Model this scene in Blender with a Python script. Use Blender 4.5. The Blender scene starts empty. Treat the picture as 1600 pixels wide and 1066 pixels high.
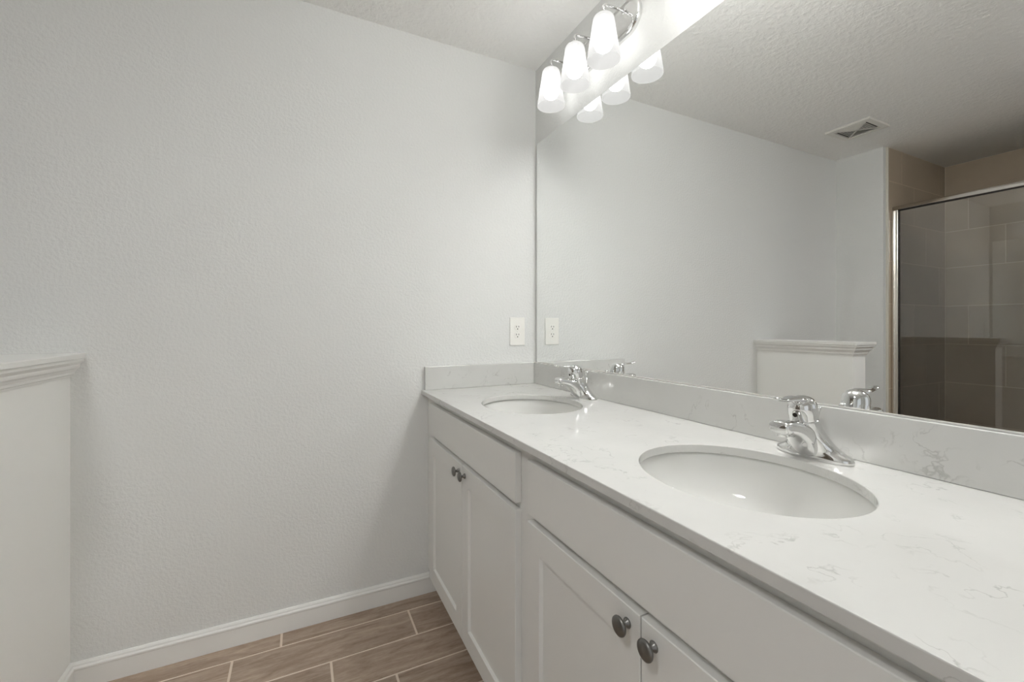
import bpy, bmesh, math, random
from mathutils import Vector, Matrix
random.seed(4)
S = bpy.context.scene
COL = S.collection
PI = math.pi

# ------------------------------------------------------------------ camera
cam_d = bpy.data.cameras.new('camera')
cam = bpy.data.objects.new('camera', cam_d)
COL.objects.link(cam)
cam.location = (-1.0537, -1.8742, 1.1674)
cam.rotation_euler = (PI / 2, 0, -math.radians(26.2088))
cam_d.sensor_width = 36
cam_d.lens = 36 * 674.85 / 1600
cam_d.shift_y = -(533 - 511.05) / 1600
cam_d.clip_start = 0.02
S.camera = cam

# ------------------------------------------------------------------ world, exposure, render quality
FILL_LAMP = 40.0   # radiance of the fill light added behind the camera
BULB_FAR, BULB_NEAR = 26.0, 100.0     # radiance of the lit bulbs of the two vanity lights
GLOW_FAR, GLOW_NEAR = 0.58, 22.0     # light given off by the lit frosted glass
w = bpy.data.worlds.new('world')
S.world = w
w.use_nodes = True
w.node_tree.nodes['Background'].inputs[0].default_value = (0.95, 0.98, 1.0, 1)
w.node_tree.nodes['Background'].inputs[1].default_value = 0.7   # fill daylight let in by the doorway added behind the camera
S.view_settings.view_transform = 'Standard'
S.view_settings.look = 'None'
S.view_settings.gamma = 1
S.view_settings.use_curve_mapping = False
S.view_settings.exposure = 0.1
cy = S.cycles
cy.use_denoising = True
cy.max_bounces = 14
cy.diffuse_bounces = 8
cy.glossy_bounces = 8
cy.transmission_bounces = 8
cy.transparent_max_bounces = 16
cy.caustics_reflective = True
cy.blur_glossy = 0.0
cy.sample_clamp_indirect = 30

# ------------------------------------------------------------------ materials
def srgb(r, g, b):
    f = lambda c: ((c / 255 + 0.055) / 1.055) ** 2.4 if c > 10 else c / 255 / 12.92
    return (f(r), f(g), f(b), 1)

def mat(name, color, rough=0.5, metal=0.0, spec=0.5, coat=0.0):
    m = bpy.data.materials.new(name)
    m.use_nodes = True
    b = m.node_tree.nodes['Principled BSDF']
    b.inputs['Base Color'].default_value = color
    b.inputs['Roughness'].default_value = rough
    b.inputs['Metallic'].default_value = metal
    b.inputs['Specular IOR Level'].default_value = spec
    b.inputs['Coat Weight'].default_value = coat
    return m

def nd(m, typ, **kw):
    n = m.node_tree.nodes.new(typ)
    for k, v in kw.items():
        setattr(n, k, v)
    return n

def lk(m, a, b):
    m.node_tree.links.new(a, b)

def bsdf(m):
    return m.node_tree.nodes['Principled BSDF']

def add_bump(m, scale, strength, dist, detail=3, thresh=None):
    tc = nd(m, 'ShaderNodeTexCoord')
    n = nd(m, 'ShaderNodeTexNoise')
    n.inputs['Scale'].default_value = scale
    n.inputs['Detail'].default_value = detail
    n.inputs['Roughness'].default_value = 0.55
    lk(m, tc.outputs['Object'], n.inputs['Vector'])
    out = n.outputs['Fac']
    if thresh:
        r = nd(m, 'ShaderNodeMapRange')
        r.inputs['From Min'].default_value = thresh[0]
        r.inputs['From Max'].default_value = thresh[1]
        lk(m, out, r.inputs['Value'])
        out = r.outputs['Result']
    bp = nd(m, 'ShaderNodeBump')
    bp.inputs['Strength'].default_value = strength
    bp.inputs['Distance'].default_value = dist
    lk(m, out, bp.inputs['Height'])
    lk(m, bp.outputs['Normal'], bsdf(m).inputs['Normal'])

M = {}
M['wall'] = mat('wall_paint', srgb(222, 223, 221), 0.6, spec=0.3)
add_bump(M['wall'], 95, 0.4, 0.0018, 3, (0.38, 0.66))
M['ceiling'] = mat('ceiling_paint', srgb(240, 240, 238), 0.8, spec=0.2)
add_bump(M['ceiling'], 40, 0.5, 0.0035, 4, (0.42, 0.62))
M['half_wall'] = mat('half_wall_paint', srgb(240, 240, 237), 0.45, spec=0.4)  # smooth trim-like white, raised to stand in for lamp light off the mirror
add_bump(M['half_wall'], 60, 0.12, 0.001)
M['trim'] = mat('trim_paint', srgb(232, 232, 229), 0.32, spec=0.45)
M['cabinet'] = mat('cabinet_paint', srgb(222, 222, 219), 0.38, spec=0.45)
add_bump(M['cabinet'], 120, 0.05, 0.0006)
M['cabinet_inside'] = mat('cabinet_inside', srgb(170, 160, 145), 0.6)
M['chrome'] = mat('polished_chrome', (0.76, 0.76, 0.755, 1), 0.05, 1.0)
M['satin'] = mat('brushed_nickel', (0.90, 0.86, 0.81, 1), 0.22, 1.0)
M['pewter'] = mat('pewter', srgb(128, 127, 124), 0.36, 0.9)
M['dark'] = mat('dark_void', srgb(30, 29, 28), 0.8)
M['gasket'] = mat('black_gasket', srgb(34, 28, 24), 0.6)
M['porcelain'] = mat('porcelain', srgb(217, 217, 214), 0.08, spec=0.5, coat=0.3)
M['plastic'] = mat('white_plastic', srgb(236, 235, 230), 0.3)
M['register'] = mat('white_enamel', srgb(226, 224, 218), 0.4)
M['mirror'] = mat('mirror_silver', (0.93, 0.94, 0.935, 1), 0.0, 1.0)
M['mirror_edge'] = mat('mirror_edge', srgb(120, 124, 120), 0.2, 0.6)
M['acrylic'] = mat('shower_acrylic', srgb(228, 227, 222), 0.25)
M['channel'] = mat('mirror_channel', srgb(205, 204, 200), 0.35)
M['tile_trim'] = mat('tile_edge_trim', srgb(206, 202, 190), 0.3)
M['grout'] = mat('tile_grout', srgb(216, 204, 186), 0.85)
M['floor_grout'] = mat('floor_grout', srgb(222, 208, 194), 0.85)

# quartz with thin broken grey veins
def quartz():
    m = mat('white_quartz', srgb(231, 230, 225), 0.12, spec=0.5)
    tc = nd(m, 'ShaderNodeTexCoord')
    wn = nd(m, 'ShaderNodeTexNoise')
    wn.inputs['Scale'].default_value = 11
    wn.inputs['Detail'].default_value = 6
    lk(m, tc.outputs['Object'], wn.inputs['Vector'])
    mx = nd(m, 'ShaderNodeVectorMath', operation='MULTIPLY_ADD')
    mx.inputs[1].default_value = (0.13, 0.13, 0.13)
    lk(m, wn.outputs['Color'], mx.inputs[0])
    lk(m, tc.outputs['Object'], mx.inputs[2])
    v = nd(m, 'ShaderNodeTexNoise')
    v.inputs['Scale'].default_value = 15
    v.inputs['Detail'].default_value = 3
    lk(m, mx.outputs[0], v.inputs['Vector'])
    s = nd(m, 'ShaderNodeMath', operation='SUBTRACT')
    s.inputs[1].default_value = 0.5
    lk(m, v.outputs['Fac'], s.inputs[0])
    a = nd(m, 'ShaderNodeMath', operation='ABSOLUTE')
    lk(m, s.outputs[0], a.inputs[0])
    r = nd(m, 'ShaderNodeMapRange')
    r.inputs['From Min'].default_value = 0.0
    r.inputs['From Max'].default_value = 0.018
    r.inputs['To Min'].default_value = 1
    r.inputs['To Max'].default_value = 0
    lk(m, a.outputs[0], r.inputs['Value'])
    k = nd(m, 'ShaderNodeTexNoise')
    k.inputs['Scale'].default_value = 13
    k.inputs['Detail'].default_value = 4
    lk(m, tc.outputs['Object'], k.inputs['Vector'])
    kr = nd(m, 'ShaderNodeMapRange')
    kr.inputs['From Min'].default_value = 0.49
    kr.inputs['From Max'].default_value = 0.64
    lk(m, k.outputs['Fac'], kr.inputs['Value'])
    mu = nd(m, 'ShaderNodeMath', operation='MULTIPLY')
    lk(m, r.outputs['Result'], mu.inputs[0])
    lk(m, kr.outputs['Result'], mu.inputs[1])
    mm = nd(m, 'ShaderNodeMath', operation='MULTIPLY')
    mm.inputs[1].default_value = 0.36
    lk(m, mu.outputs[0], mm.inputs[0])
    # soft clouding
    c = nd(m, 'ShaderNodeTexNoise')
    c.inputs['Scale'].default_value = 9
    c.inputs['Detail'].default_value = 5
    lk(m, tc.outputs['Object'], c.inputs['Vector'])
    cm = nd(m, 'ShaderNodeMix', data_type='RGBA')
    cm.inputs['A'].default_value = srgb(198, 198, 195)
    cm.inputs['B'].default_value = srgb(208, 208, 205)
    lk(m, c.outputs['Fac'], cm.inputs['Factor'])
    mix = nd(m, 'ShaderNodeMix', data_type='RGBA')
    mix.inputs['B'].default_value = srgb(118, 116, 111)
    lk(m, cm.outputs['Result'], mix.inputs['A'])
    lk(m, mm.outputs[0], mix.inputs['Factor'])
    lk(m, mix.outputs['Result'], bsdf(m).inputs['Base Color'])
    return m
M['quartz'] = quartz()

def plank_mat():
    m = mat('wood_look_tile', srgb(120, 102, 88), 0.42, spec=0.4)
    tc = nd(m, 'ShaderNodeTexCoord')
    at = nd(m, 'ShaderNodeAttribute', attribute_name='tone')
    off = nd(m, 'ShaderNodeVectorMath', operation='MULTIPLY_ADD')
    off.inputs[1].default_value = (7, 13, 3)
    lk(m, at.outputs['Color'], off.inputs[0])
    mp = nd(m, 'ShaderNodeMapping')
    mp.inputs['Scale'].default_value = (1.0, 7.0, 1.0)
    lk(m, tc.outputs['Object'], mp.inputs['Vector'])
    lk(m, mp.outputs['Vector'], off.inputs[2])
    n = nd(m, 'ShaderNodeTexNoise')
    n.inputs['Scale'].default_value = 5.5
    n.inputs['Detail'].default_value = 8
    n.inputs['Roughness'].default_value = 0.62
    n.inputs['Distortion'].default_value = 0.9
    lk(m, off.outputs[0], n.inputs['Vector'])
    f = nd(m, 'ShaderNodeTexNoise')
    f.inputs['Scale'].default_value = 55
    f.inputs['Detail'].default_value = 4
    lk(m, off.outputs[0], f.inputs['Vector'])
    ad = nd(m, 'ShaderNodeMath', operation='MULTIPLY_ADD')
    ad.inputs[1].default_value = 0.35
    lk(m, f.outputs['Fac'], ad.inputs[0])
    lk(m, n.outputs['Fac'], ad.inputs[2])
    ramp = nd(m, 'ShaderNodeValToRGB')
    ramp.color_ramp.elements[0].position = 0.45
    ramp.color_ramp.elements[0].color = srgb(134, 114, 98)
    ramp.color_ramp.elements[1].position = 0.9
    ramp.color_ramp.elements[1].color = srgb(184, 166, 149)
    lk(m, ad.outputs[0], ramp.inputs['Fac'])
    hs = nd(m, 'ShaderNodeHueSaturation')
    sv = nd(m, 'ShaderNodeSeparateColor')
    lk(m, at.outputs['Color'], sv.inputs['Color'])
    mr = nd(m, 'ShaderNodeMapRange')
    mr.inputs['To Min'].default_value = 0.9
    mr.inputs['To Max'].default_value = 1.1
    lk(m, sv.outputs['Red'], mr.inputs['Value'])
    lk(m, mr.outputs['Result'], hs.inputs['Value'])
    lk(m, ramp.outputs['Color'], hs.inputs['Color'])
    lk(m, hs.outputs['Color'], bsdf(m).inputs['Base Color'])
    bp = nd(m, 'ShaderNodeBump')
    bp.inputs['Strength'].default_value = 0.2
    bp.inputs['Distance'].default_value = 0.001
    lk(m, ad.outputs[0], bp.inputs['Height'])
    lk(m, bp.outputs['Normal'], bsdf(m).inputs['Normal'])
    return m
M['plank'] = plank_mat()

def tile_mat():
    m = mat('shower_tile', srgb(150, 135, 114), 0.3, spec=0.45)
    tc = nd(m, 'ShaderNodeTexCoord')
    at = nd(m, 'ShaderNodeAttribute', attribute_name='tone')
    n = nd(m, 'ShaderNodeTexNoise')
    n.inputs['Scale'].default_value = 4
    n.inputs['Detail'].default_value = 6
    lk(m, tc.outputs['Object'], n.inputs['Vector'])
    mix = nd(m, 'ShaderNodeMix', data_type='RGBA')
    mix.inputs['A'].default_value = srgb(168, 153, 133)
    mix.inputs['B'].default_value = srgb(194, 180, 160)
    lk(m, n.outputs['Fac'], mix.inputs['Factor'])
    sv = nd(m, 'ShaderNodeSeparateColor')
    lk(m, at.outputs['Color'], sv.inputs['Color'])
    mr = nd(m, 'ShaderNodeMapRange')
    mr.inputs['To Min'].default_value = 0.93
    mr.inputs['To Max'].default_value = 1.07
    lk(m, sv.outputs['Red'], mr.inputs['Value'])
    hs = nd(m, 'ShaderNodeHueSaturation')
    lk(m, mr.outputs['Result'], hs.inputs['Value'])
    lk(m, mix.outputs['Result'], hs.inputs['Color'])
    lk(m, hs.outputs['Color'], bsdf(m).inputs['Base Color'])
    return m
M['tile'] = tile_mat()

def glass_mat():
    m = bpy.data.materials.new('clear_glass')
    m.use_nodes = True
    nt = m.node_tree
    nt.nodes.remove(bsdf(m))
    out = nt.nodes['Material Output']
    t = nd(m, 'ShaderNodeBsdfTransparent')
    t.inputs[0].default_value = (0.96, 0.955, 0.94, 1)
    g = nd(m, 'ShaderNodeBsdfGlossy')
    g.inputs['Roughness'].default_value = 0.0
    fr = nd(m, 'ShaderNodeFresnel')
    fr.inputs['IOR'].default_value = 1.95
    mx = nd(m, 'ShaderNodeMixShader')
    lk(m, fr.outputs[0], mx.inputs[0])
    lk(m, t.outputs[0], mx.inputs[1])
    lk(m, g.outputs[0], mx.inputs[2])
    lk(m, mx.outputs[0], out.inputs['Surface'])
    return m
M['glass'] = glass_mat()

def bulb_mat(name, power):
    m = bpy.data.materials.new(name)
    m.use_nodes = True
    nt = m.node_tree
    nt.nodes.remove(bsdf(m))
    e = nd(m, 'ShaderNodeEmission')
    e.inputs[0].default_value = (1.0, 0.997, 0.995, 1)
    e.inputs[1].default_value = power
    lk(m, e.outputs[0], nt.nodes['Material Output'].inputs['Surface'])
    return m
M['bulb'] = bulb_mat('lit_bulb', BULB_FAR)
M['bulb_bright'] = bulb_mat('lit_bulb_bright', BULB_NEAR)
M['lamp_dome'] = bulb_mat('lit_lamp_dome', FILL_LAMP)

def shade_mat(name, clear, glow):
    m = bpy.data.materials.new(name)
    m.use_nodes = True
    nt = m.node_tree
    nt.nodes.remove(bsdf(m))
    out = nt.nodes['Material Output']
    tl = nd(m, 'ShaderNodeBsdfTranslucent')
    tl.inputs[0].default_value = (0.075, 0.075, 0.073, 1)
    tp = nd(m, 'ShaderNodeBsdfTransparent')
    df = nd(m, 'ShaderNodeBsdfDiffuse')
    df.inputs[0].default_value = (0.03, 0.03, 0.03, 1)
    em = nd(m, 'ShaderNodeEmission')
    em.inputs[0].default_value = (1.0, 0.99, 0.965, 1)
    em.inputs[1].default_value = glow
    m1 = nd(m, 'ShaderNodeMixShader')
    m1.inputs[0].default_value = 0.35
    lk(m, tl.outputs[0], m1.inputs[1])
    lk(m, df.outputs[0], m1.inputs[2])
    m2 = nd(m, 'ShaderNodeMixShader')
    m2.inputs[0].default_value = clear
    lk(m, m1.outputs[0], m2.inputs[1])
    lk(m, tp.outputs[0], m2.inputs[2])
    ad = nd(m, 'ShaderNodeAddShader')
    lk(m, m2.outputs[0], ad.inputs[0])
    lk(m, em.outputs[0], ad.inputs[1])
    lk(m, ad.outputs[0], out.inputs['Surface'])
    return m
M['shade'] = shade_mat('frosted_glass_shade', 0.12, GLOW_FAR)
M['shade_bright'] = shade_mat('bright_frosted_glass_shade', 0.1, GLOW_NEAR)

# ------------------------------------------------------------------ mesh helpers
def link(name, bm, material, parent=None, smooth=False, bevel=0.0, segs=2, recalc=True):
    if recalc:
        bmesh.ops.recalc_face_normals(bm, faces=bm.faces[:])
    me = bpy.data.meshes.new(name)
    bm.to_mesh(me)
    bm.free()
    for mt in (material if isinstance(material, (list, tuple)) else [material]):
        me.materials.append(mt)
    o = bpy.data.objects.new(name, me)
    COL.objects.link(o)
    if parent is not None:
        o.parent = parent
    if smooth:
        for p in me.polygons:
            p.use_smooth = True
    if bevel:
        b = o.modifiers.new('bevel', 'BEVEL')
        b.width = bevel
        b.segments = segs
        b.limit_method = 'ANGLE'
        b.angle_limit = math.radians(40)
    return o

def box(bm, x0, x1, y0, y1, z0, z1, mi=0):
    vs = [bm.verts.new((x, y, z)) for z in (z0, z1) for y in (y0, y1) for x in (x0, x1)]
    fs = [(0, 1, 3, 2), (4, 6, 7, 5), (0, 4, 5, 1), (2, 3, 7, 6), (0, 2, 6, 4), (1, 5, 7, 3)]
    out = []
    for f in fs:
        fc = bm.faces.new([vs[i] for i in f])
        fc.material_index = mi
        out.append(fc)
    return out

def boxbm(*a):
    bm = bmesh.new()
    box(bm, *a)
    return bm

def loft(bm, rings, cap0=True, cap1=True, closed=True):
    R = [[bm.verts.new(p) for p in r] for r in rings]
    n = len(R[0])
    for a, b in zip(R[:-1], R[1:]):
        for i in range(n if closed else n - 1):
            j = (i + 1) % n
            bm.faces.new((a[i], a[j], b[j], b[i]))
    if cap0:
        bm.faces.new(R[0][::-1])
    if cap1:
        bm.faces.new(R[-1])
    return R

def lathe(bm, prof, c=(0, 0, 0), axis='z', n=32, cap0=True, cap1=True):
    rings = []
    for r, h in prof:
        ring = []
        for i in range(n):
            a = 2 * PI * i / n
            u, v = r * math.cos(a), r * math.sin(a)
            if axis == 'z':
                p = (c[0] + u, c[1] + v, c[2] + h)
            elif axis == 'x':
                p = (c[0] + h, c[1] + u, c[2] + v)
            else:
                p = (c[0] + u, c[1] + h, c[2] + v)
            ring.append(p)
        rings.append(ring)
    return loft(bm, rings, cap0, cap1)

def tube(bm, pts, r, n=14):
    pts = [Vector(p) for p in pts]
    rings = []
    up = Vector((0, 1, 0))
    for i, p in enumerate(pts):
        d = (pts[min(i + 1, len(pts) - 1)] - pts[max(i - 1, 0)]).normalized()
        a = d.cross(up)
        if a.length < 1e-4:
            a = d.cross(Vector((1, 0, 0)))
        a.normalize()
        b = d.cross(a)
        rr = r[i] if isinstance(r, (list, tuple)) else r
        rings.append([p + a * rr * math.cos(2 * PI * k / n) + b * rr * math.sin(2 * PI * k / n) for k in range(n)])
    loft(bm, rings)

def cr(keys, t):
    """Catmull-Rom through keys [(t, v...)] sorted by t"""
    n = len(keys)
    i = 0
    while i < n - 2 and t > keys[i + 1][0]:
        i += 1
    k1, k2 = keys[i], keys[i + 1]
    k0 = keys[i - 1] if i > 0 else k1
    k3 = keys[i + 2] if i + 2 < n else k2
    u = (t - k1[0]) / (k2[0] - k1[0])
    out = []
    for c in range(1, len(k1)):
        def tan(a, b):
            return (b[c] - a[c]) / (b[0] - a[0]) if b[0] != a[0] else 0
        m1 = tan(k0, k2) * (k2[0] - k1[0])
        m2 = tan(k1, k3) * (k2[0] - k1[0])
        h00, h10, h01, h11 = 2*u**3 - 3*u*u + 1, u**3 - 2*u*u + u, -2*u**3 + 3*u*u, u**3 - u*u
        out.append(h00 * k1[c] + h10 * m1 + h01 * k2[c] + h11 * m2)
    return out

def superell(hx, hy, n, k):
    out = []
    for i in range(k):
        a = 2 * PI * i / k
        c, s = math.cos(a), math.sin(a)
        out.append((hx * math.copysign(abs(c) ** (2 / n), c), hy * math.copysign(abs(s) ** (2 / n), s)))
    return out

def empty(name, label, cat, loc, group=None):
    o = bpy.data.objects.new(name, None)
    COL.objects.link(o)
    o.location = loc
    o.empty_display_size = 0.05
    o['label'] = label
    o['category'] = cat
    if group:
        o['group'] = group
    return o

def tag(o, label, cat, group=None):
    o['label'] = label
    o['category'] = cat
    if group:
        o['group'] = group
    return o

def struct(o, label=None):
    o['kind'] = 'structure'
    if label:
        o['label'] = label
        o['category'] = {'wall': 'wall', 'floor': 'floor', 'ceiling': 'ceiling', 'baseboard': 'baseboard',
                         'trim': 'trim', 'door': 'door'}[o.name.split('_')[0].split('.')[0]]
    return o

def copy_tree(o, parent=None):
    c = o.copy()
    COL.objects.link(c)
    if parent is not None:
        c.parent = parent
    for ch in [x for x in bpy.data.objects if x.parent == o and x is not c]:
        copy_tree(ch, c)
    return c

# ------------------------------------------------------------------ room shell
H = 2.44          # ceiling
XW = -2.654       # left wall (toilet nook / shower side)
XS = -3.592       # structural back of the shower alcove
YS = -0.297       # start of the shower alcove
YE = -1.86        # end of the shower alcove
YB = -3.35        # wall behind the camera
T = 0.12

struct(link('wall_right', boxbm(0, T, YB - T, T, 0, H), M['wall']), 'long white textured wall carrying the mirror and vanity lights')
struct(link('wall_back', boxbm(XS - T, 0, 0, T, 0, H), M['wall']), 'plain white textured end wall at the head of the vanity')
bm = bmesh.new()
box(bm, XW - T, XW, YS, 0, 0, H)
struct(link('wall_left', bm, M['wall']), 'narrow white wall strip between end wall and shower')
bm = bmesh.new()
box(bm, XS - T, XW - T, YS, 0, 0, H)
box(bm, XS - T, XS, YE - T, YS, 0, H)
box(bm, XS - T, XW, YE - T, YE, 0, H)
struct(link('wall_shower', bm, M['wall']), 'wall enclosing the shower alcove behind its tiles')
struct(link('wall_left_rear', boxbm(XW - T, XW, YB - T, YE - T, 0, H), M['wall']), 'white wall beyond the shower on the left')
# wall behind the camera; wide doorway added to let in fill light
DX0, DX1, DH = -2.35, -0.75, 2.10
bm = bmesh.new()
box(bm, XW - T, DX0, YB - T, YB, 0, H)
box(bm, DX1, 0, YB - T, YB, 0, H)
box(bm, DX0, DX1, YB - T, YB, DH, H)
struct(link('wall_front', bm, M['wall']), 'white wall behind the camera with a wide doorway added to let in light')
bm = bmesh.new()
for x0, x1, z0, z1 in ((DX0 - .07, DX0, 0, DH + .07), (DX1, DX1 + .07, 0, DH + .07), (DX0, DX1, DH, DH + .07)):
    box(bm, x0, x1, YB, YB + .018, z0, z1)
struct(link('trim_1', bm, M['trim'], bevel=.003), 'white casing around the added doorway behind the camera')
struct(link('ceiling', boxbm(XS - T, T, YB - T, T, H, H + T), M['ceiling']), 'white knockdown textured ceiling')

# floor: planks as separate low blocks in one mesh above the grout bed
bm = bmesh.new()
tone = bm.loops.layers.float_color.new('tone')
box(bm, XS - T, T, YB - T, T, -0.1, -0.0015, 1)
PL, PW, G = 0.612, 0.155, 0.0040
offs = {0: -1.114, 1: -0.652, 2: -0.955, 3: -0.761}
for r in range(-1, 24):
    ytop = -0.088 - 0.155 * (r - 1)
    ybot = ytop - 0.155
    off = offs.get(r, -random.random())
    if r == -1:
        continue
    x = off
    while x < 0:
        x += PL
    while x > XS:
        a, b = max(x - PL, XS), min(x, 0.0)
        x -= PL
        if b - a < 0.02 or ybot < YB - .1:
            continue
        y1 = min(ytop, 0)
        fs = box(bm, a + G, b - G, ybot + G, y1 - G, -0.006, 0.0, 0)
        t = (random.random(), random.random(), random.random(), 1)
        for f in fs:
            for l in f.loops:
                l[tone] = t
struct(link('floor', bm, [M['plank'], M['floor_grout']]), 'brown wood-look plank tile floor with pale grout')

# ------------------------------------------------------------------ baseboards
def base_profile():
    return [(0, 0), (.013, 0), (.013, .062), (.0145, .066), (.0145, .071), (.010, .0745), (.009, .080), (.005, .0855), (0, .086)]

def baseboard(name, p0, p1, normal, label):
    """run from p0 to p1 (xy), profile grows along normal"""
    bm = bmesh.new()
    n = Vector((normal[0], normal[1], 0))
    rings = []
    for p in (p0, p1):
        rings.append([Vector((p[0], p[1], 0)) + n * u + Vector((0, 0, v)) for u, v in base_profile()])
    loft(bm, rings)
    return struct(link(name, bm, M['trim'], bevel=.0008, segs=1), label)

PX0, PX1, PYE = -1.715, -1.845, -0.558   # half wall
baseboard('baseboard_back', (-0.46, 0), (PX0, 0), (0, -1), 'white baseboard along the end wall')
baseboard('baseboard_partition', (PX0, 0), (PX0, PYE), (1, 0), 'white baseboard along the half wall')
baseboard('baseboard_partition_end', (PX0, PYE), (PX1, PYE), (0, -1), 'white baseboard on the end of the half wall')
baseboard('baseboard_nook', (PX1, 0), (XW, 0), (0, -1), 'white baseboard of the nook behind the half wall')
baseboard('baseboard_left', (XW, 0), (XW, YS), (1, 0), 'white baseboard beside the shower')
baseboard('baseboard_left_rear', (XW, YE - T), (XW, YB), (1, 0), 'white baseboard of the rear left wall')
baseboard('baseboard_right', (0, -1.86), (0, YB), (-1, 0), 'white baseboard past the vanity')
baseboard('baseboard_front', (XW, YB), (DX0 - .07, YB), (0, 1), 'white baseboard left of the added doorway')
baseboard('baseboard_front_right', (DX1 + .07, YB), (0, YB), (0, 1), 'white baseboard right of the added doorway')

# ------------------------------------------------------------------ half wall with moulded cap
CAPZ = 1.083
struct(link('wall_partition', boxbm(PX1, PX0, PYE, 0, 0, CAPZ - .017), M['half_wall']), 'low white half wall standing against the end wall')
bm = bmesh.new()
box(bm, PX1 - .040, PX0 + .040, PYE - .038, 0, CAPZ - .017, CAPZ)
cap = struct(link('trim_2', bm, M['trim'], bevel=.0025), 'white moulded cap on top of the half wall')
# crown moulding under the cap: profile offset outward from the wall faces
bm = bmesh.new()
prof = [(0, CAPZ - .077), (.004, CAPZ - .077), (.006, CAPZ - .070), (.010, CAPZ - .067), (.011, CAPZ - .060),
        (.016, CAPZ - .052), (.022, CAPZ - .046), (.024, CAPZ - .040), (.024, CAPZ - .036), (.030, CAPZ - .030),
        (.034, CAPZ - .026), (.034, CAPZ - .017), (0, CAPZ - .017)]
path = []
rings = []
for (x, y, ox, oy) in ((PX0, 0, 1, 0), (PX0, PYE, 1, -1), (PX1, PYE, -1, -1), (PX1, 0, -1, 0)):
    rings.append([(x + ox * u, y + oy * u, v) for u, v in prof])
loft(bm, rings)
mo = link('cap_moulding', bm, M['trim'], parent=cap)

# ------------------------------------------------------------------ shower alcove tiles
TF = 0.012
bm = bmesh.new()
tone = bm.loops.layers.float_color.new('tone')
X0T = -2.700          # front edge of the tile on the side return
ZJ = [0.06, 0.128, 0.4285, 0.7295, 1.0330, 1.3320, 1.6345, 1.9200, 2.2035, H]
def tiles(plane, lo, hi, starts):
    """plane: function (u, depth, z) -> co"""
    for i in range(len(ZJ) - 1):
        z0, z1 = ZJ[i], ZJ[i + 1]
        u = starts[i % 3]
        while u < hi + .6:
            u += .586
        while u > lo:
            a, b = max(u - .586, lo), min(u, hi)
            u -= .586
            if b - a < .004:
                continue
            g = .0026
            pts = []
            for d in (0, TF - .001):
                for (uu, zz) in ((a + g, z0 + g), (b - g, z0 + g), (b - g, z1 - g), (a + g, z1 - g)):
                    pts.append(bm.verts.new(plane(uu, d, zz)))
            fs = [bm.faces.new([pts[k] for k in q]) for q in ((4, 5, 6, 7), (0, 1, 5, 4), (1, 2, 6, 5), (2, 3, 7, 6), (3, 0, 4, 7))]
            t = (random.random(), random.random(), random.random(), 1)
            for f in fs:
                for l in f.loops:
                    l[tone] = t
# rows counted from the floor; A row (top) is index 8 -> 8 % 3 = 2
side_st = {2: -2.890, 0: -3.260 + .0, 1: -3.072}
tiles(lambda u, d, z: (u, YS - d, z), XS + TF, X0T, side_st)
back_st = {1: -0.442 + .0, 0: -0.638, 2: -0.832}
back_st = {1: -0.640, 2: -0.832, 0: -0.442}
back_st = [0, 0, 0]
# joint positions by row: rows 7 (1.92-2.20) & 4 (1.03-1.33): -0.442; rows 6 & 3: -0.638; rows 5, 8 & 2: -0.832
for r, v in ((1, -0.442), (0, -0.638), (2, -0.832)):
    back_st[r] = v
tiles(lambda u, d, z: (XS + d, u, z), YE + TF, YS - TF, back_st)
tiles(lambda u, d, z: (u, YE + d, z), XS + TF, X0T, side_st)
# grout bed
for a in ((XS + TF, X0T, YS - TF * .82, YS, 0, H), (XS, XS + TF * .82, YE, YS, 0, H), (XS + TF, X0T, YE, YE + TF * .82, 0, H)):
    box(bm, a[0], a[1], a[2], a[3], a[4], a[5], 1)
struct(link('wall_shower_tile', bm, [M['tile'], M['grout']], recalc=True), 'large taupe wall tiles lining the shower alcove')
bm = bmesh.new()
tube(bm, [(X0T + .004, YS - .006, 0), (X0T + .004, YS - .006, H)], .0075, 16)
box(bm, X0T - .001, X0T + .012, YS - .006, YS, 0, H)
struct(link('trim_3', bm, M['tile_trim'], smooth=False), 'pale rounded edge strip where the shower tile stops')
bm = bmesh.new()
tube(bm, [(X0T + .004, YE + .006, 0), (X0T + .004, YE + .006, H)], .0075, 16)
struct(link('trim_4', bm, M['tile_trim']), 'pale rounded edge strip at the far side of the shower')

# shower pan with curb
bm = bmesh.new()
y0, y1 = YE + TF, YS - TF
box(bm, XS + TF, -2.71, y0, y1, 0.0, 0.05)
box(bm, -2.84, -2.71, y0, y1, 0.05, 0.11)
pan = link('shower_pan', bm, M['acrylic'], bevel=.006, segs=3)
tag(pan, 'white shower base with raised curb under the glass enclosure', 'shower base')
bm = bmesh.new()
lathe(bm, [(.045, .05), (.045, .053), (.03, .054)], ((XS - 2.66) / 2, (y0 + y1) / 2, 0))
link('drain', bm, M['chrome'], parent=pan)

# ------------------------------------------------------------------ shower enclosure
GX = -2.768
HZ0, HZ1 = 1.992, 2.024
enc = empty('shower_enclosure', 'framed clear glass shower enclosure with satin metal header, reflected in the mirror', 'shower door', (GX, y1, 0.11))
def local(bm, o):
    bmesh.ops.translate(bm, verts=bm.verts, vec=-Vector(o.location))
    return bm
def part(name, bm, material, parent, **kw):
    return link(name, local(bm, parent), material, parent, **kw)
bm = bmesh.new()
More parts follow.
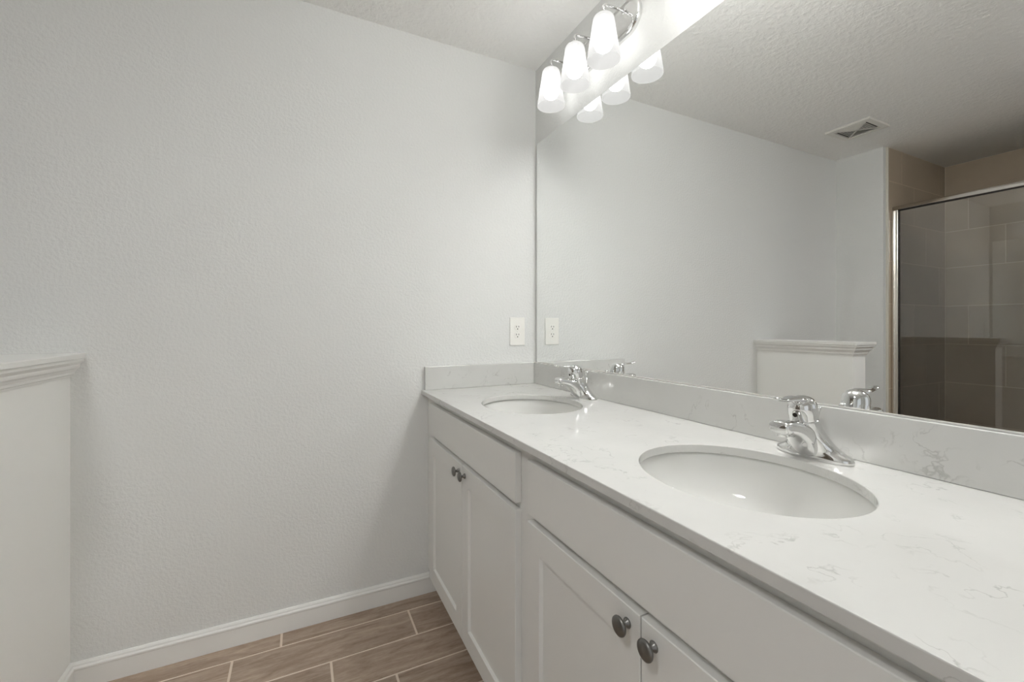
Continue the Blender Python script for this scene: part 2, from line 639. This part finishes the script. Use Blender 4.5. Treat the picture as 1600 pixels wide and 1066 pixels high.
# header: rounded bar running along Y
rings = []
for y in (y0, y1 - .001):
    rings.append([(GX + u, y, (HZ0 + HZ1) / 2 + v) for u, v in superell(.021, .0165, 3.2, 28)])
loft(bm, rings)
part('header', bm, M['satin'], enc, smooth=True)
def jamb(ya, yb):
    bm = bmesh.new()
    s = 1 if yb > ya else -1
    box(bm, GX - .016, GX + .024, min(ya, yb), max(ya, yb), .13, HZ0 + .002)
    m = (ya + yb) / 2
    box(bm, GX + .024, GX + .034, min(ya + s * .004, m), max(ya + s * .004, m), .13, HZ0 - .002)
    return bm
part('jamb', jamb(y1, y1 - .034), M['satin'], enc, bevel=.002)
part('jamb', jamb(y0, y0 + .034), M['satin'], enc, bevel=.002)
bm = boxbm(GX - .022, GX + .022, y0, y1, .110, .135)
part('bottom_track', bm, M['satin'], enc, bevel=.003)
MIDY = (y0 + y1) / 2
def pane(name, ya, yb, x):
    bm = boxbm(x - .003, x + .003, yb, ya, .135, HZ0)
    g = part(name, bm, M['glass'], enc)
    bm = bmesh.new()
    box(bm, x - .005, x + .005, ya - .0045, ya, .135, HZ0)
    box(bm, x - .005, x + .005, yb, yb + .0045, .135, HZ0)
    box(bm, x - .005, x + .005, yb, ya, HZ0 - .005, HZ0 - .0005)
    link('gasket', local(bm, enc), M['gasket'], g)
    return g
pane('fixed_glass_panel', y1 - .034, MIDY - .02, GX + .005)
d = pane('sliding_glass_door', MIDY + .02, y0 + .034, GX - .009)

# ------------------------------------------------------------------ vanity cabinets
XF, XD = -0.544, -0.563
ZC0, ZC1 = 0.105, 0.8720
def shaker(bm, y0, y1, z0, z1):
    """door y0 > y1, front face at XD, back at XF; recessed centre panel"""
    st, rt = .056, .062
    f = [(y0, z0), (y1, z0), (y1, z1), (y0, z1)]
    i1 = [(y0 - st, z0 + rt), (y1 + st, z0 + rt), (y1 + st, z1 - rt), (y0 - st, z1 - rt)]
    c = .0035
    i2 = [(y0 - st - c, z0 + rt + c), (y1 + st + c, z0 + rt + c), (y1 + st + c, z1 - rt - c), (y0 - st - c, z1 - rt - c)]
    e = .0015
    fo = [(y0 - e, z0 + e), (y1 + e, z0 + e), (y1 + e, z1 - e), (y0 - e, z1 - e)]
    rings = [[(XF - .0005, y, z) for y, z in f], [(XD + e, y, z) for y, z in f], [(XD, y, z) for y, z in fo],
             [(XD, y, z) for y, z in i1], [(XD + .007, y, z) for y, z in i2], [(XD + .0085, y, z) for y, z in i2]]
    loft(bm, rings)

def knob_bm(y, z):
    bm = bmesh.new()
    prof = [(.0085, 0), (.0088, -.0012), (.0072, -.0035), (.0045, -.0065), (.0040, -.010), (.0048, -.0125), (.0105, -.0145),
            (.0155, -.0162), (.0163, -.0182), (.0158, -.0205), (.0125, -.0226), (.0070, -.0238), (.0010, -.0242)]
    lathe(bm, prof, (XD, y, z), 'x', 28)
    return bm

def vanity(label, y0, y1, fy0, fy1, split, body_in=True):
    o = empty('vanity_cabinet', label, 'cabinet', (XF, (y0 + y1) / 2, 0), 'vanity cabinets under the counter')
    bm = bmesh.new()
    t = .018
    box(bm, XF + t, -.004, y0 - t, y0, ZC0, ZC1)
    box(bm, XF + t, -.004, y1, y1 + t, ZC0, ZC1)
    box(bm, XF + t, -.004, y1 + t, y0 - t, ZC0, ZC0 + t)
    box(bm, -.010, -.004, y1 + t, y0 - t, ZC0 + t, ZC1)
    part('carcass', bm, M['cabinet_inside'], o)
    bm = bmesh.new()
    # face frame: stiles and rails
    box(bm, XF, XF + t, fy0 - .012, y0, ZC0, ZC1)
    box(bm, XF, XF + t, y1, fy1 + .012, ZC0, ZC1)
    for z0, z1 in ((ZC0, .127), (.700, .732), (.840, ZC1)):
        box(bm, XF, XF + t, fy1 + .012, fy0 - .012, z0, z1)
    part('face_frame', bm, M['cabinet'], o)
    bm = boxbm(-.475, -.460, y1, y0, 0.0005, ZC0)
    part('toe_kick', bm, M['cabinet'], o)
    bm = boxbm(XD, XF - .0005, fy1, fy0, .720, .8475)
    part('drawer_front', bm, M['cabinet'], o, bevel=.0016)
    for a, b, ky in ((fy0, split + .0015, split + .030), (split - .0015, fy1, split - .030)):
        bm = bmesh.new()
        shaker(bm, a, b, .113, .703)
        d = part('door', bm, M['cabinet'], o)
        kb = knob_bm(ky, .6745)
        k = part('knob', kb, M['pewter'], o, smooth=True)
        k.parent = d
        k['label'] = 'round grey pewter knob'
    return o
vanity('painted double-door vanity cabinet against the end wall, under the farther sink', 0, -.9275, -.093, -.896, -.4945)
vanity('painted double-door vanity cabinet nearest the camera, under the closer sink', -.9285, -1.829, -.961, -1.727, -1.3435)

# ------------------------------------------------------------------ countertop with two oval cut-outs
XC = -0.574
ZT, ZU = 0.891, 0.8722
SINKS = [(-.300, -.500), (-.300, -1.331)]
SA, SB = .2015, .1745
NY = 96
def counter():
    bm = bmesh.new()
    ye = -1.842
    holes = []
    def quad_ring(cx, cyy, ya, yb, z, vtx):
        pass
    # each sink sits in a rectangular cell; ring of verts on the cell border joined to the ellipse
    cells = [(0.0, -.9155), (-.9155, ye)]
    levels = {}
    for z in (ZT, ZU):
        levels[z] = []
    ellipses = []
    for (sx, sy), (ya, yb) in zip(SINKS, cells):
        ell = {}
        for z in (ZT, ZU):
            inner, outer = [], []
            angs = []
            for i in range(NY):
                angs.append(2 * PI * i / NY)
            for (cx, cyv) in ((0, ya), (0, yb), (XC, ya), (XC, yb)):
                angs.append(math.atan2(cyv - sy, cx - sx) % (2 * PI))
            angs = sorted(set(round(a, 6) for a in angs))
            for a in angs:
                c, s = math.cos(a), math.sin(a)
                r = 1 / math.sqrt((c / SB) ** 2 + (s / SA) ** 2)
                inner.append(bm.verts.new((sx + r * c, sy + r * s, z)))
                k = 1e9
                if c > 1e-9: k = min(k, (0 - sx) / c)
                if c < -1e-9: k = min(k, (XC - sx) / c)
                if s > 1e-9: k = min(k, (ya - sy) / s)
                if s < -1e-9: k = min(k, (yb - sy) / s)
                outer.append(bm.verts.new((sx + k * c, sy + k * s, z)))
            n = len(angs)
            for i in range(n):
                j = (i + 1) % n
                q = (inner[i], outer[i], outer[j], inner[j])
                bm.faces.new(q if z == ZT else q[::-1])
            ell[z] = (inner, outer)
        n = len(ell[ZT][0])
        for i in range(n):
            j = (i + 1) % n
            bm.faces.new((ell[ZT][0][j], ell[ZU][0][j], ell[ZU][0][i], ell[ZT][0][i]))
            a, b = ell[ZT][1][i], ell[ZT][1][j]
            # outer side walls, except on the seam between the two cells
            mid = (a.co + b.co) / 2
            if abs(mid.y + .9155) > 1e-4:
                bm.faces.new((a, ell[ZU][1][i], ell[ZU][1][j], b))
    bmesh.ops.remove_doubles(bm, verts=bm.verts, dist=1e-5)
    return bm
ct = link('countertop', counter(), M['quartz'], bevel=.0018, segs=2)
tag(ct, 'long white veined quartz vanity countertop with two oval sink cut-outs', 'countertop')
ZB = .993
o = link('backsplash', boxbm(-.020, 0, -1.842, 0, ZT + .0003, ZB), M['quartz'], parent=ct, bevel=.0015)
o = link('side_splash', boxbm(XC + .012, -.0202, -.020, 0, ZT + .0003, ZB), M['quartz'], parent=ct, bevel=.0015)

# ------------------------------------------------------------------ undermount sinks
def sink(label, sx, sy):
    bm = bmesh.new()
    keys = [(0, 1.045, 0), (.03, 1.04, -.004), (.10, 1.02, -.022), (.22, .985, -.052), (.40, .90, -.088), (.60, .72, -.118), (.80, .45, -.134), (.94, .16, -.139), (1, .115, -.140)]
    rings = []
    # flange outside, rolled lip, bowl inside, outside skin
    n = 72
    def ring(k, z):
        return [(sx + SB * k * math.cos(2 * PI * i / n), sy + SA * k * math.sin(2 * PI * i / n), z) for i in range(n)]
    outer = []
    for i in range(24, -1, -1):
        k, z = cr(keys, i / 24)
        outer.append(ring(k + .05, ZU + z - .008))
    rings += outer
    rings.append(ring(1.12, ZU - .008))
    rings.append(ring(1.12, ZU - .0008))
    rings.append(ring(1.05, ZU - .0008))
    for i in range(0, 25):
        k, z = cr(keys, i / 24)
        rings.append(ring(k, ZU - .0012 + z))
    loft(bm, rings, cap0=True, cap1=True)
    o = link('undermount_sink', bm, M['porcelain'], smooth=True)
    tag(o, label, 'sink', 'oval undermount sinks')
    bm = bmesh.new()
    lathe(bm, [(.022, -.1405), (.0225, -.1385), (.019, -.1375), (.017, -.1380), (.016, -.1352), (.010, -.1345), (.001, -.1345)], (sx, sy, ZU), 'z', 32)
    link('drain', bm, M['chrome'], parent=o, smooth=True)
    return o
sink('oval white porcelain sink nearer the end wall, sunk under the quartz', *SINKS[0])
sink('oval white porcelain sink nearest the camera, sunk under the quartz', *SINKS[1])

# ------------------------------------------------------------------ faucets (built at origin of their centre, z = 0 on the counter)
def faucet(label, yc):
    o = empty('faucet', label, 'faucet', (-.070, yc, ZT), 'single-lever chrome faucets')
    # local coordinates: x = world X + .070
    bm = bmesh.new()
    keys = [  # t, z, halfX, halfY, cx, tilt(deg), power
        (0.00, .0004, .0285, .0752, .000, 0, 2.2),
        (0.07, .0060, .0290, .0758, .000, 0, 2.2),
        (0.14, .0110, .0285, .0738, .000, 0, 2.2),
        (0.22, .0155, .0278, .0675, -.001, 0, 2.15),
        (0.34, .0225, .0272, .0560, -.003, 1, 2.1),
        (0.48, .0340, .0268, .0440, -.008, 2, 2.1),
        (0.64, .0500, .0262, .0340, -.016, 5, 2.1),
        (0.82, .0670, .0262, .0282, -.025, 8, 2.05),
        (1.00, .0830, .0262, .0262, -.033, 11, 2.0)]
    rings = []
    N = 48
    for i in range(37):
        z, hx, hy, cx, tl, pw = cr(keys, i / 36)
        tl = math.radians(tl)
        rings.append([(cx + a * math.cos(tl), b, max(z + a * math.sin(tl), .0003)) for a, b in superell(hx, hy, pw, N)])
    loft(bm, rings)
    link('body', bm, M['chrome'], o, smooth=True)
    # spout
    bm = bmesh.new()
    sk = [  # t, x, zTop, zBot, halfY
        (0.00, -.012, .068, .004, .0240),
        (0.15, -.030, .0725, .006, .0255),
        (0.30, -.045, .0770, .020, .0255),
        (0.45, -.062, .0810, .0400, .0245),
        (0.60, -.080, .0845, .0520, .0230),
        (0.75, -.098, .0868, .0580, .0215),
        (0.90, -.112, .0870, .0600, .0205),
        (0.97, -.1185, .0850, .0620, .0190),
        (1.00, -.1210, .0800, .0670, .0150)]
    rings = []
    for i in range(33):
        x, zt, zb, hy = cr(sk, i / 32)
        lean = 0.0
        rings.append([(x, b, (zt + zb) / 2 + a) for a, b in superell((zt - zb) / 2, hy, 3.0, 40)])
    loft(bm, rings)
    sp = link('spout', bm, M['chrome'], o, smooth=True)
    bm = bmesh.new()
    lathe(bm, [(.0118, .0680), (.0118, .0555), (.0105, .0545), (.0095, .0560)], (-.104, 0, 0), 'z', 28)
    link('aerator', bm, M['chrome'], sp, smooth=True)
    # handle: tilted dome cap
    bm = bmesh.new()
    tl = math.radians(12)
    ax = Vector((-math.sin(tl), 0, math.cos(tl)))
    ux = Vector((math.cos(tl), 0, math.sin(tl)))
    c0 = Vector((-.0332, 0, .0842))
    dk = [(0, .0255, 0), (.05, .0266, .0006), (.2, .0272, .009), (.42, .0276, .020), (.62, .0262, .0315), (.78, .0215, .0405), (.90, .0138, .0462), (.97, .0060, .0483), (1, .0008, .0486)]
    rings = []
    for i in range(33):
        r, h = cr(dk, i / 32)
        c = c0 + ax * h
        rings.append([c + ux * (r * math.cos(2 * PI * k / 40)) + Vector((0, r * math.sin(2 * PI * k / 40), 0)) for k in range(40)])
    loft(bm, rings)
    # neck ring between body and cap
    hd = link('handle', bm, M['chrome'], o, smooth=True)
    bm = bmesh.new()
    rings = []
    for h, r in ((-.004, .0225), (.004, .0225)):
        c = c0 + ax * h
        rings.append([c + ux * (r * math.cos(2 * PI * k / 32)) + Vector((0, r * math.sin(2 * PI * k / 32), 0)) for k in range(32)])
    loft(bm, rings)
    link('seam_ring', bm, M['gasket'], hd, smooth=False)
    # lever blade
    bm = bmesh.new()
    lv = [  # t, x, z, halfY, halfZ
        (0.0, -.034, .1200, .0080, .0030),
        (0.15, -.048, .1250, .0165, .0055),
        (0.30, -.061, .1275, .0192, .0058),
        (0.45, -.074, .1280, .0178, .0048),
        (0.60, -.087, .1275, .0140, .0040),
        (0.75, -.102, .1280, .0100, .0035),
        (0.88, -.116, .1300, .0090, .0036),
        (0.97, -.126, .1325, .0078, .0036),
        (1.0, -.130, .1335, .0040, .0020)]
    rings = []
    for i in range(33):
        x, z, hy, hz = cr(lv, i / 32)
        rings.append([(x, b, z + a) for a, b in superell(hz, hy, 2.2, 32)])
    loft(bm, rings)
    link('lever', bm, M['chrome'], hd, smooth=True)
    # set screw cover on the front of the handle
    bm = bmesh.new()
    c = c0 + ax * .016 - ux * .0268
    lathe(bm, [(.0045, .001), (.0045, -.0016), (.003, -.0024), (.0008, -.0026)], tuple(c), 'x', 20)
    link('set_screw', bm, M['gasket'], hd, smooth=True)
    # lift rod
    bm = bmesh.new()
    tube(bm, [(.014, 0, .020), (.016, 0, .085)], .0022, 12)
    lr = link('lift_rod', bm, M['chrome'], o, smooth=True)
    bm = bmesh.new()
    lathe(bm, [(.0026, .082), (.0034, .086), (.0045, .094), (.0068, .099), (.0072, .102), (.0060, .1045), (.0010, .1055)], (.0165, 0, 0), 'z', 20)
    link('knob', bm, M['chrome'], lr, smooth=True)
    return o
fa = faucet('polished chrome single-lever faucet at the nearer sink', -1.331)
fb = copy_tree(fa)
fb.location.y = -.500
fb['label'] = 'polished chrome single-lever faucet at the farther sink by the end wall'

# ------------------------------------------------------------------ mirror
MZ0, MZ1 = .9955, 2.0664
mi = link('wall_mirror', boxbm(-.006, -.0012, -1.842, -.0245, MZ0, MZ1), [M['mirror'], M['mirror_edge']])
for p in mi.data.polygons:
    p.material_index = 0 if p.normal.x < -.5 else 1
tag(mi, 'large frameless wall mirror above the backsplash reflecting the shower', 'mirror')
bm = bmesh.new()
box(bm, -.0085, -.0008, -1.842, -.0240, ZB + .0006, MZ0 - .0003)
box(bm, -.0085, -.0066, -1.842, -.0240, MZ0 - .0003, MZ0 + .0012)
link('bottom_channel', bm, M['channel'], parent=mi)

# ------------------------------------------------------------------ outlet
oc = Vector((-.1048, 0, 1.1455))
ol = empty('wall_outlet', 'white duplex power outlet on the end wall beside the mirror', 'outlet', tuple(oc))
bm = boxbm(oc.x - .040, oc.x + .040, -.0065, -.0003, oc.z - .0675, oc.z + .0675)
part('cover_plate', bm, M['plastic'], ol, bevel=.0025, segs=3)
for dz in (.0190, -.0190):
    bm = bmesh.new()
    prof = []
    rings = []
    for y in (-.0064, -.0080):
        rr = .0168
        ring = []
        for k in range(36):
            a = 2 * PI * k / 36
            ring.append((oc.x + rr * math.cos(a), y, oc.z + dz + max(-.0138, min(.0138, rr * math.sin(a)))))
        rings.append(ring)
    loft(bm, rings)
    rc = part('receptacle', bm, M['plastic'], ol, bevel=.0006)
    bm = bmesh.new()
    box(bm, oc.x - .0078, oc.x - .0052, -.0084, -.0078, oc.z + dz + .0005, oc.z + dz + .0085)
    box(bm, oc.x + .0052, oc.x + .0078, -.0084, -.0078, oc.z + dz + .0012, oc.z + dz + .0082)
    lathe(bm, [(.0028, -.0078), (.0028, -.0084)], (oc.x, 0, oc.z + dz - .0068), 'y', 14)
    link('slots', local(bm, ol), M['dark'], rc)
bm = bmesh.new()
lathe(bm, [(.0032, -.0064), (.0032, -.0076), (.0020, -.0082)], (oc.x, 0, oc.z), 'y', 16)
part('screw', bm, M['plastic'], ol, smooth=True)

# ------------------------------------------------------------------ vanity light bars
def stadium(hl, hh, n=28):
    """outline in (y,z): straight top/bottom, round ends"""
    pts = []
    for i in range(n + 1):
        a = -PI / 2 + PI * i / n
        pts.append((hl - hh + hh * math.cos(a), hh * math.sin(a)))
    for i in range(n + 1):
        a = PI / 2 + PI * i / n
        pts.append((-(hl - hh) + hh * math.cos(a), hh * math.sin(a)))
    return pts
PZ = 2.262
def sconce(label, yc, bulb, glass):
    o = empty('vanity_light', label, 'wall light', (0, yc, PZ), 'three-shade chrome vanity lights')
    bm = bmesh.new()
    rings = []
    for x, k in ((-.0005, .0), (-.010, .0), (-.0155, .0015), (-.0185, .005), (-.0185, .0085), (-.0150, .0125), (-.0150, .0130), (-.0165, .016), (-.0175, .030)):
        rings.append([(x, y, z) for y, z in stadium(.250 - k, .062 - k)])
    loft(bm, rings)
    link('backplate', bm, M['chrome'], o, smooth=True).modifiers.new('e', 'EDGE_SPLIT').split_angle = math.radians(50)
    for dy in (-.1745, 0, .1745):
        # arm: out from the plate, over and down into the socket
        bm = bmesh.new()
        pts = [(-.014, dy, .034), (-.094, dy, .028)]
        for i in range(1, 9):
            a = PI / 2 * i / 8
            pts.append((-.094 - .012 * math.sin(a), dy, .028 - .012 * (1 - math.cos(a))))
        pts.append((-.106, dy, -.002))
        tube(bm, pts, .0048, 16)
        arm = link('arm', bm, M['chrome'], o, smooth=True)
        bm = bmesh.new()
        lathe(bm, [(.012, -.014), (.012, -.018)], (0, 0, 0), 'x', 24)
        bmesh.ops.translate(bm, verts=bm.verts, vec=(-.0, dy, .034))
        link('arm_flange', bm, M['chrome'], arm, smooth=True)
        bm = bmesh.new()
        lathe(bm, [(.004, .004), (.012, .000), (.019, -.006), (.0208, -.012), (.0208, -.019), (.012, -.019)], (-.106, dy, 0), 'z', 28)
        link('socket_cup', bm, M['chrome'], o, smooth=True)
        # shade: open-bottomed tapering frosted glass
        bm = bmesh.new()
        sk = [(0, .0205, -.0150), (.06, .0270, -.0155), (.12, .0325, -.0185), (.18, .0362, -.0250), (.26, .0382, -.0360), (.45, .0434, -.0720), (.75, .0516, -.1240), (.95, .0566, -.1590), (1, .0574, -.1670)]
        prof = [tuple(cr(sk, i / 26)) for i in range(27)]
        prof += [(.0568, -.1686), (.0556, -.1675)]
        lathe(bm, prof, (-.106, dy, 0), 'z', 44, cap0=False, cap1=False)
        link('lamp_shade', bm, glass, o, smooth=True, recalc=False)
        bm = bmesh.new()
        pf = [(.0130, -.019), (.0135, -.040), (.0150, -.055)]
        for i in range(13):
            a = PI * i / 12
            pf.append((max(.0008, .0335 * math.sin(a * .84 + PI * .16)), -.1060 + .0335 * math.cos(a * .82 + PI * .18)))
        lathe(bm, pf[0:2], (-.106, dy, 0), 'z', 24)
        link('bulb_base', bm, M['plastic'], o, smooth=True)
        bm = bmesh.new()
        lathe(bm, [(.0135, -.0402)] + [(.0150, -.055)] + pf[3:], (-.106, dy, 0), 'z', 24)
        link('bulb', bm, bulb, o, smooth=True)
    return o
sconce('chrome vanity light with three lit frosted shades above the farther sink', -.4945, M['bulb'], M['shade'])
sconce('chrome vanity light with three lit frosted shades above the nearer sink, just above the picture', -1.331, M['bulb_bright'], M['shade_bright'])

# ------------------------------------------------------------------ unseen fill light added on the ceiling behind the camera
cl = empty('ceiling_light', 'round glowing fill light added overhead behind the camera, out of view', 'fill light', (-1.80, -1.85, H))
bm = bmesh.new()
lathe(bm, [(.178, -.0004), (.182, -.006), (.182, -.022), (.172, -.026)], (-1.80, -1.85, H), 'z', 48)
part('base_ring', bm, M['satin'], cl, smooth=True)
bm = bmesh.new()
pf = [(.170, -.0262)] + [(max(.0008, .170 * math.cos(PI / 2 * i / 12)), -.0262 - .055 * math.sin(PI / 2 * i / 12)) for i in range(1, 13)]
lathe(bm, pf, (-1.80, -1.85, H), 'z', 48)
part('glass_dome', bm, M['lamp_dome'], cl, smooth=True)

# ------------------------------------------------------------------ ceiling register
vx, vy = -2.170, -0.3645
rg = empty('ceiling_vent', 'white square ceiling vent with four louvred triangles, near the shower', 'vent', (vx, vy, H))
RH = .124
bm = bmesh.new()
def sq(h, z):
    return [(vx - h, vy - h, z), (vx + h, vy - h, z), (vx + h, vy + h, z), (vx - h, vy + h, z)]
loft(bm, [sq(RH, H - .0004), sq(RH, H - .006), sq(RH - .003, H - .011), sq(RH - .030, H - .013), sq(RH - .033, H - .012), sq(RH - .033, H - .0004)], cap0=False, cap1=False)
part('frame', bm, M['register'], rg)
bm = boxbm(vx - RH + .032, vx + RH - .032, vy - RH + .032, vy + RH - .032, H - .0018, H - .0006)
part('duct_opening', bm, M['dark'], rg)
bm = bmesh.new()
R0 = RH - .033
# diagonal bars
for s in (1, -1):
    d = Vector((1, s, 0)).normalized()
    n = Vector((-d.y, d.x, 0)) * .0045
    L = R0 * math.sqrt(2)
    pts = []
    for z in (H - .0105, H - .003):
        for a, b in ((-L, -1), (L, -1), (L, 1), (-L, 1)):
            p = Vector((vx, vy, z)) + d * a + n * b
            pts.append(bm.verts.new(p))
    for q in ((0, 1, 2, 3), (7, 6, 5, 4), (0, 4, 5, 1), (1, 5, 6, 2), (2, 6, 7, 3), (3, 7, 4, 0)):
        bm.faces.new([pts[k] for k in q])
part('diagonal_bars', bm, M['register'], rg)
for side in range(4):
    a = PI / 2 * side
    u = Vector((math.cos(a), math.sin(a), 0))        # outward
    v = Vector((-math.sin(a), math.cos(a), 0))
    bm = bmesh.new()
    k = .014
    # louvres deflect outward in two opposite triangles, closed flatter in the others
    while k < R0 - .002:
        wv = k - .004
        tilt = .0085 if side % 2 == 0 else .0010
        pts = []
        for (du, z) in ((0, H - .0105), (.0012, H - .0105), (.0012 + tilt, H - .003), (tilt, H - .003)):
            for s in (-1, 1):
                p = Vector((vx, vy, z)) + u * (k + du - .005) + v * (s * wv)
                pts.append(bm.verts.new(p))
        for q in ((0, 1, 3, 2), (2, 3, 5, 4), (4, 5, 7, 6), (6, 7, 1, 0), (0, 2, 4, 6), (1, 7, 5, 3)):
            bm.faces.new([pts[j] for j in q])
        k += .0125
    part('louvres', bm, M['register'], rg)
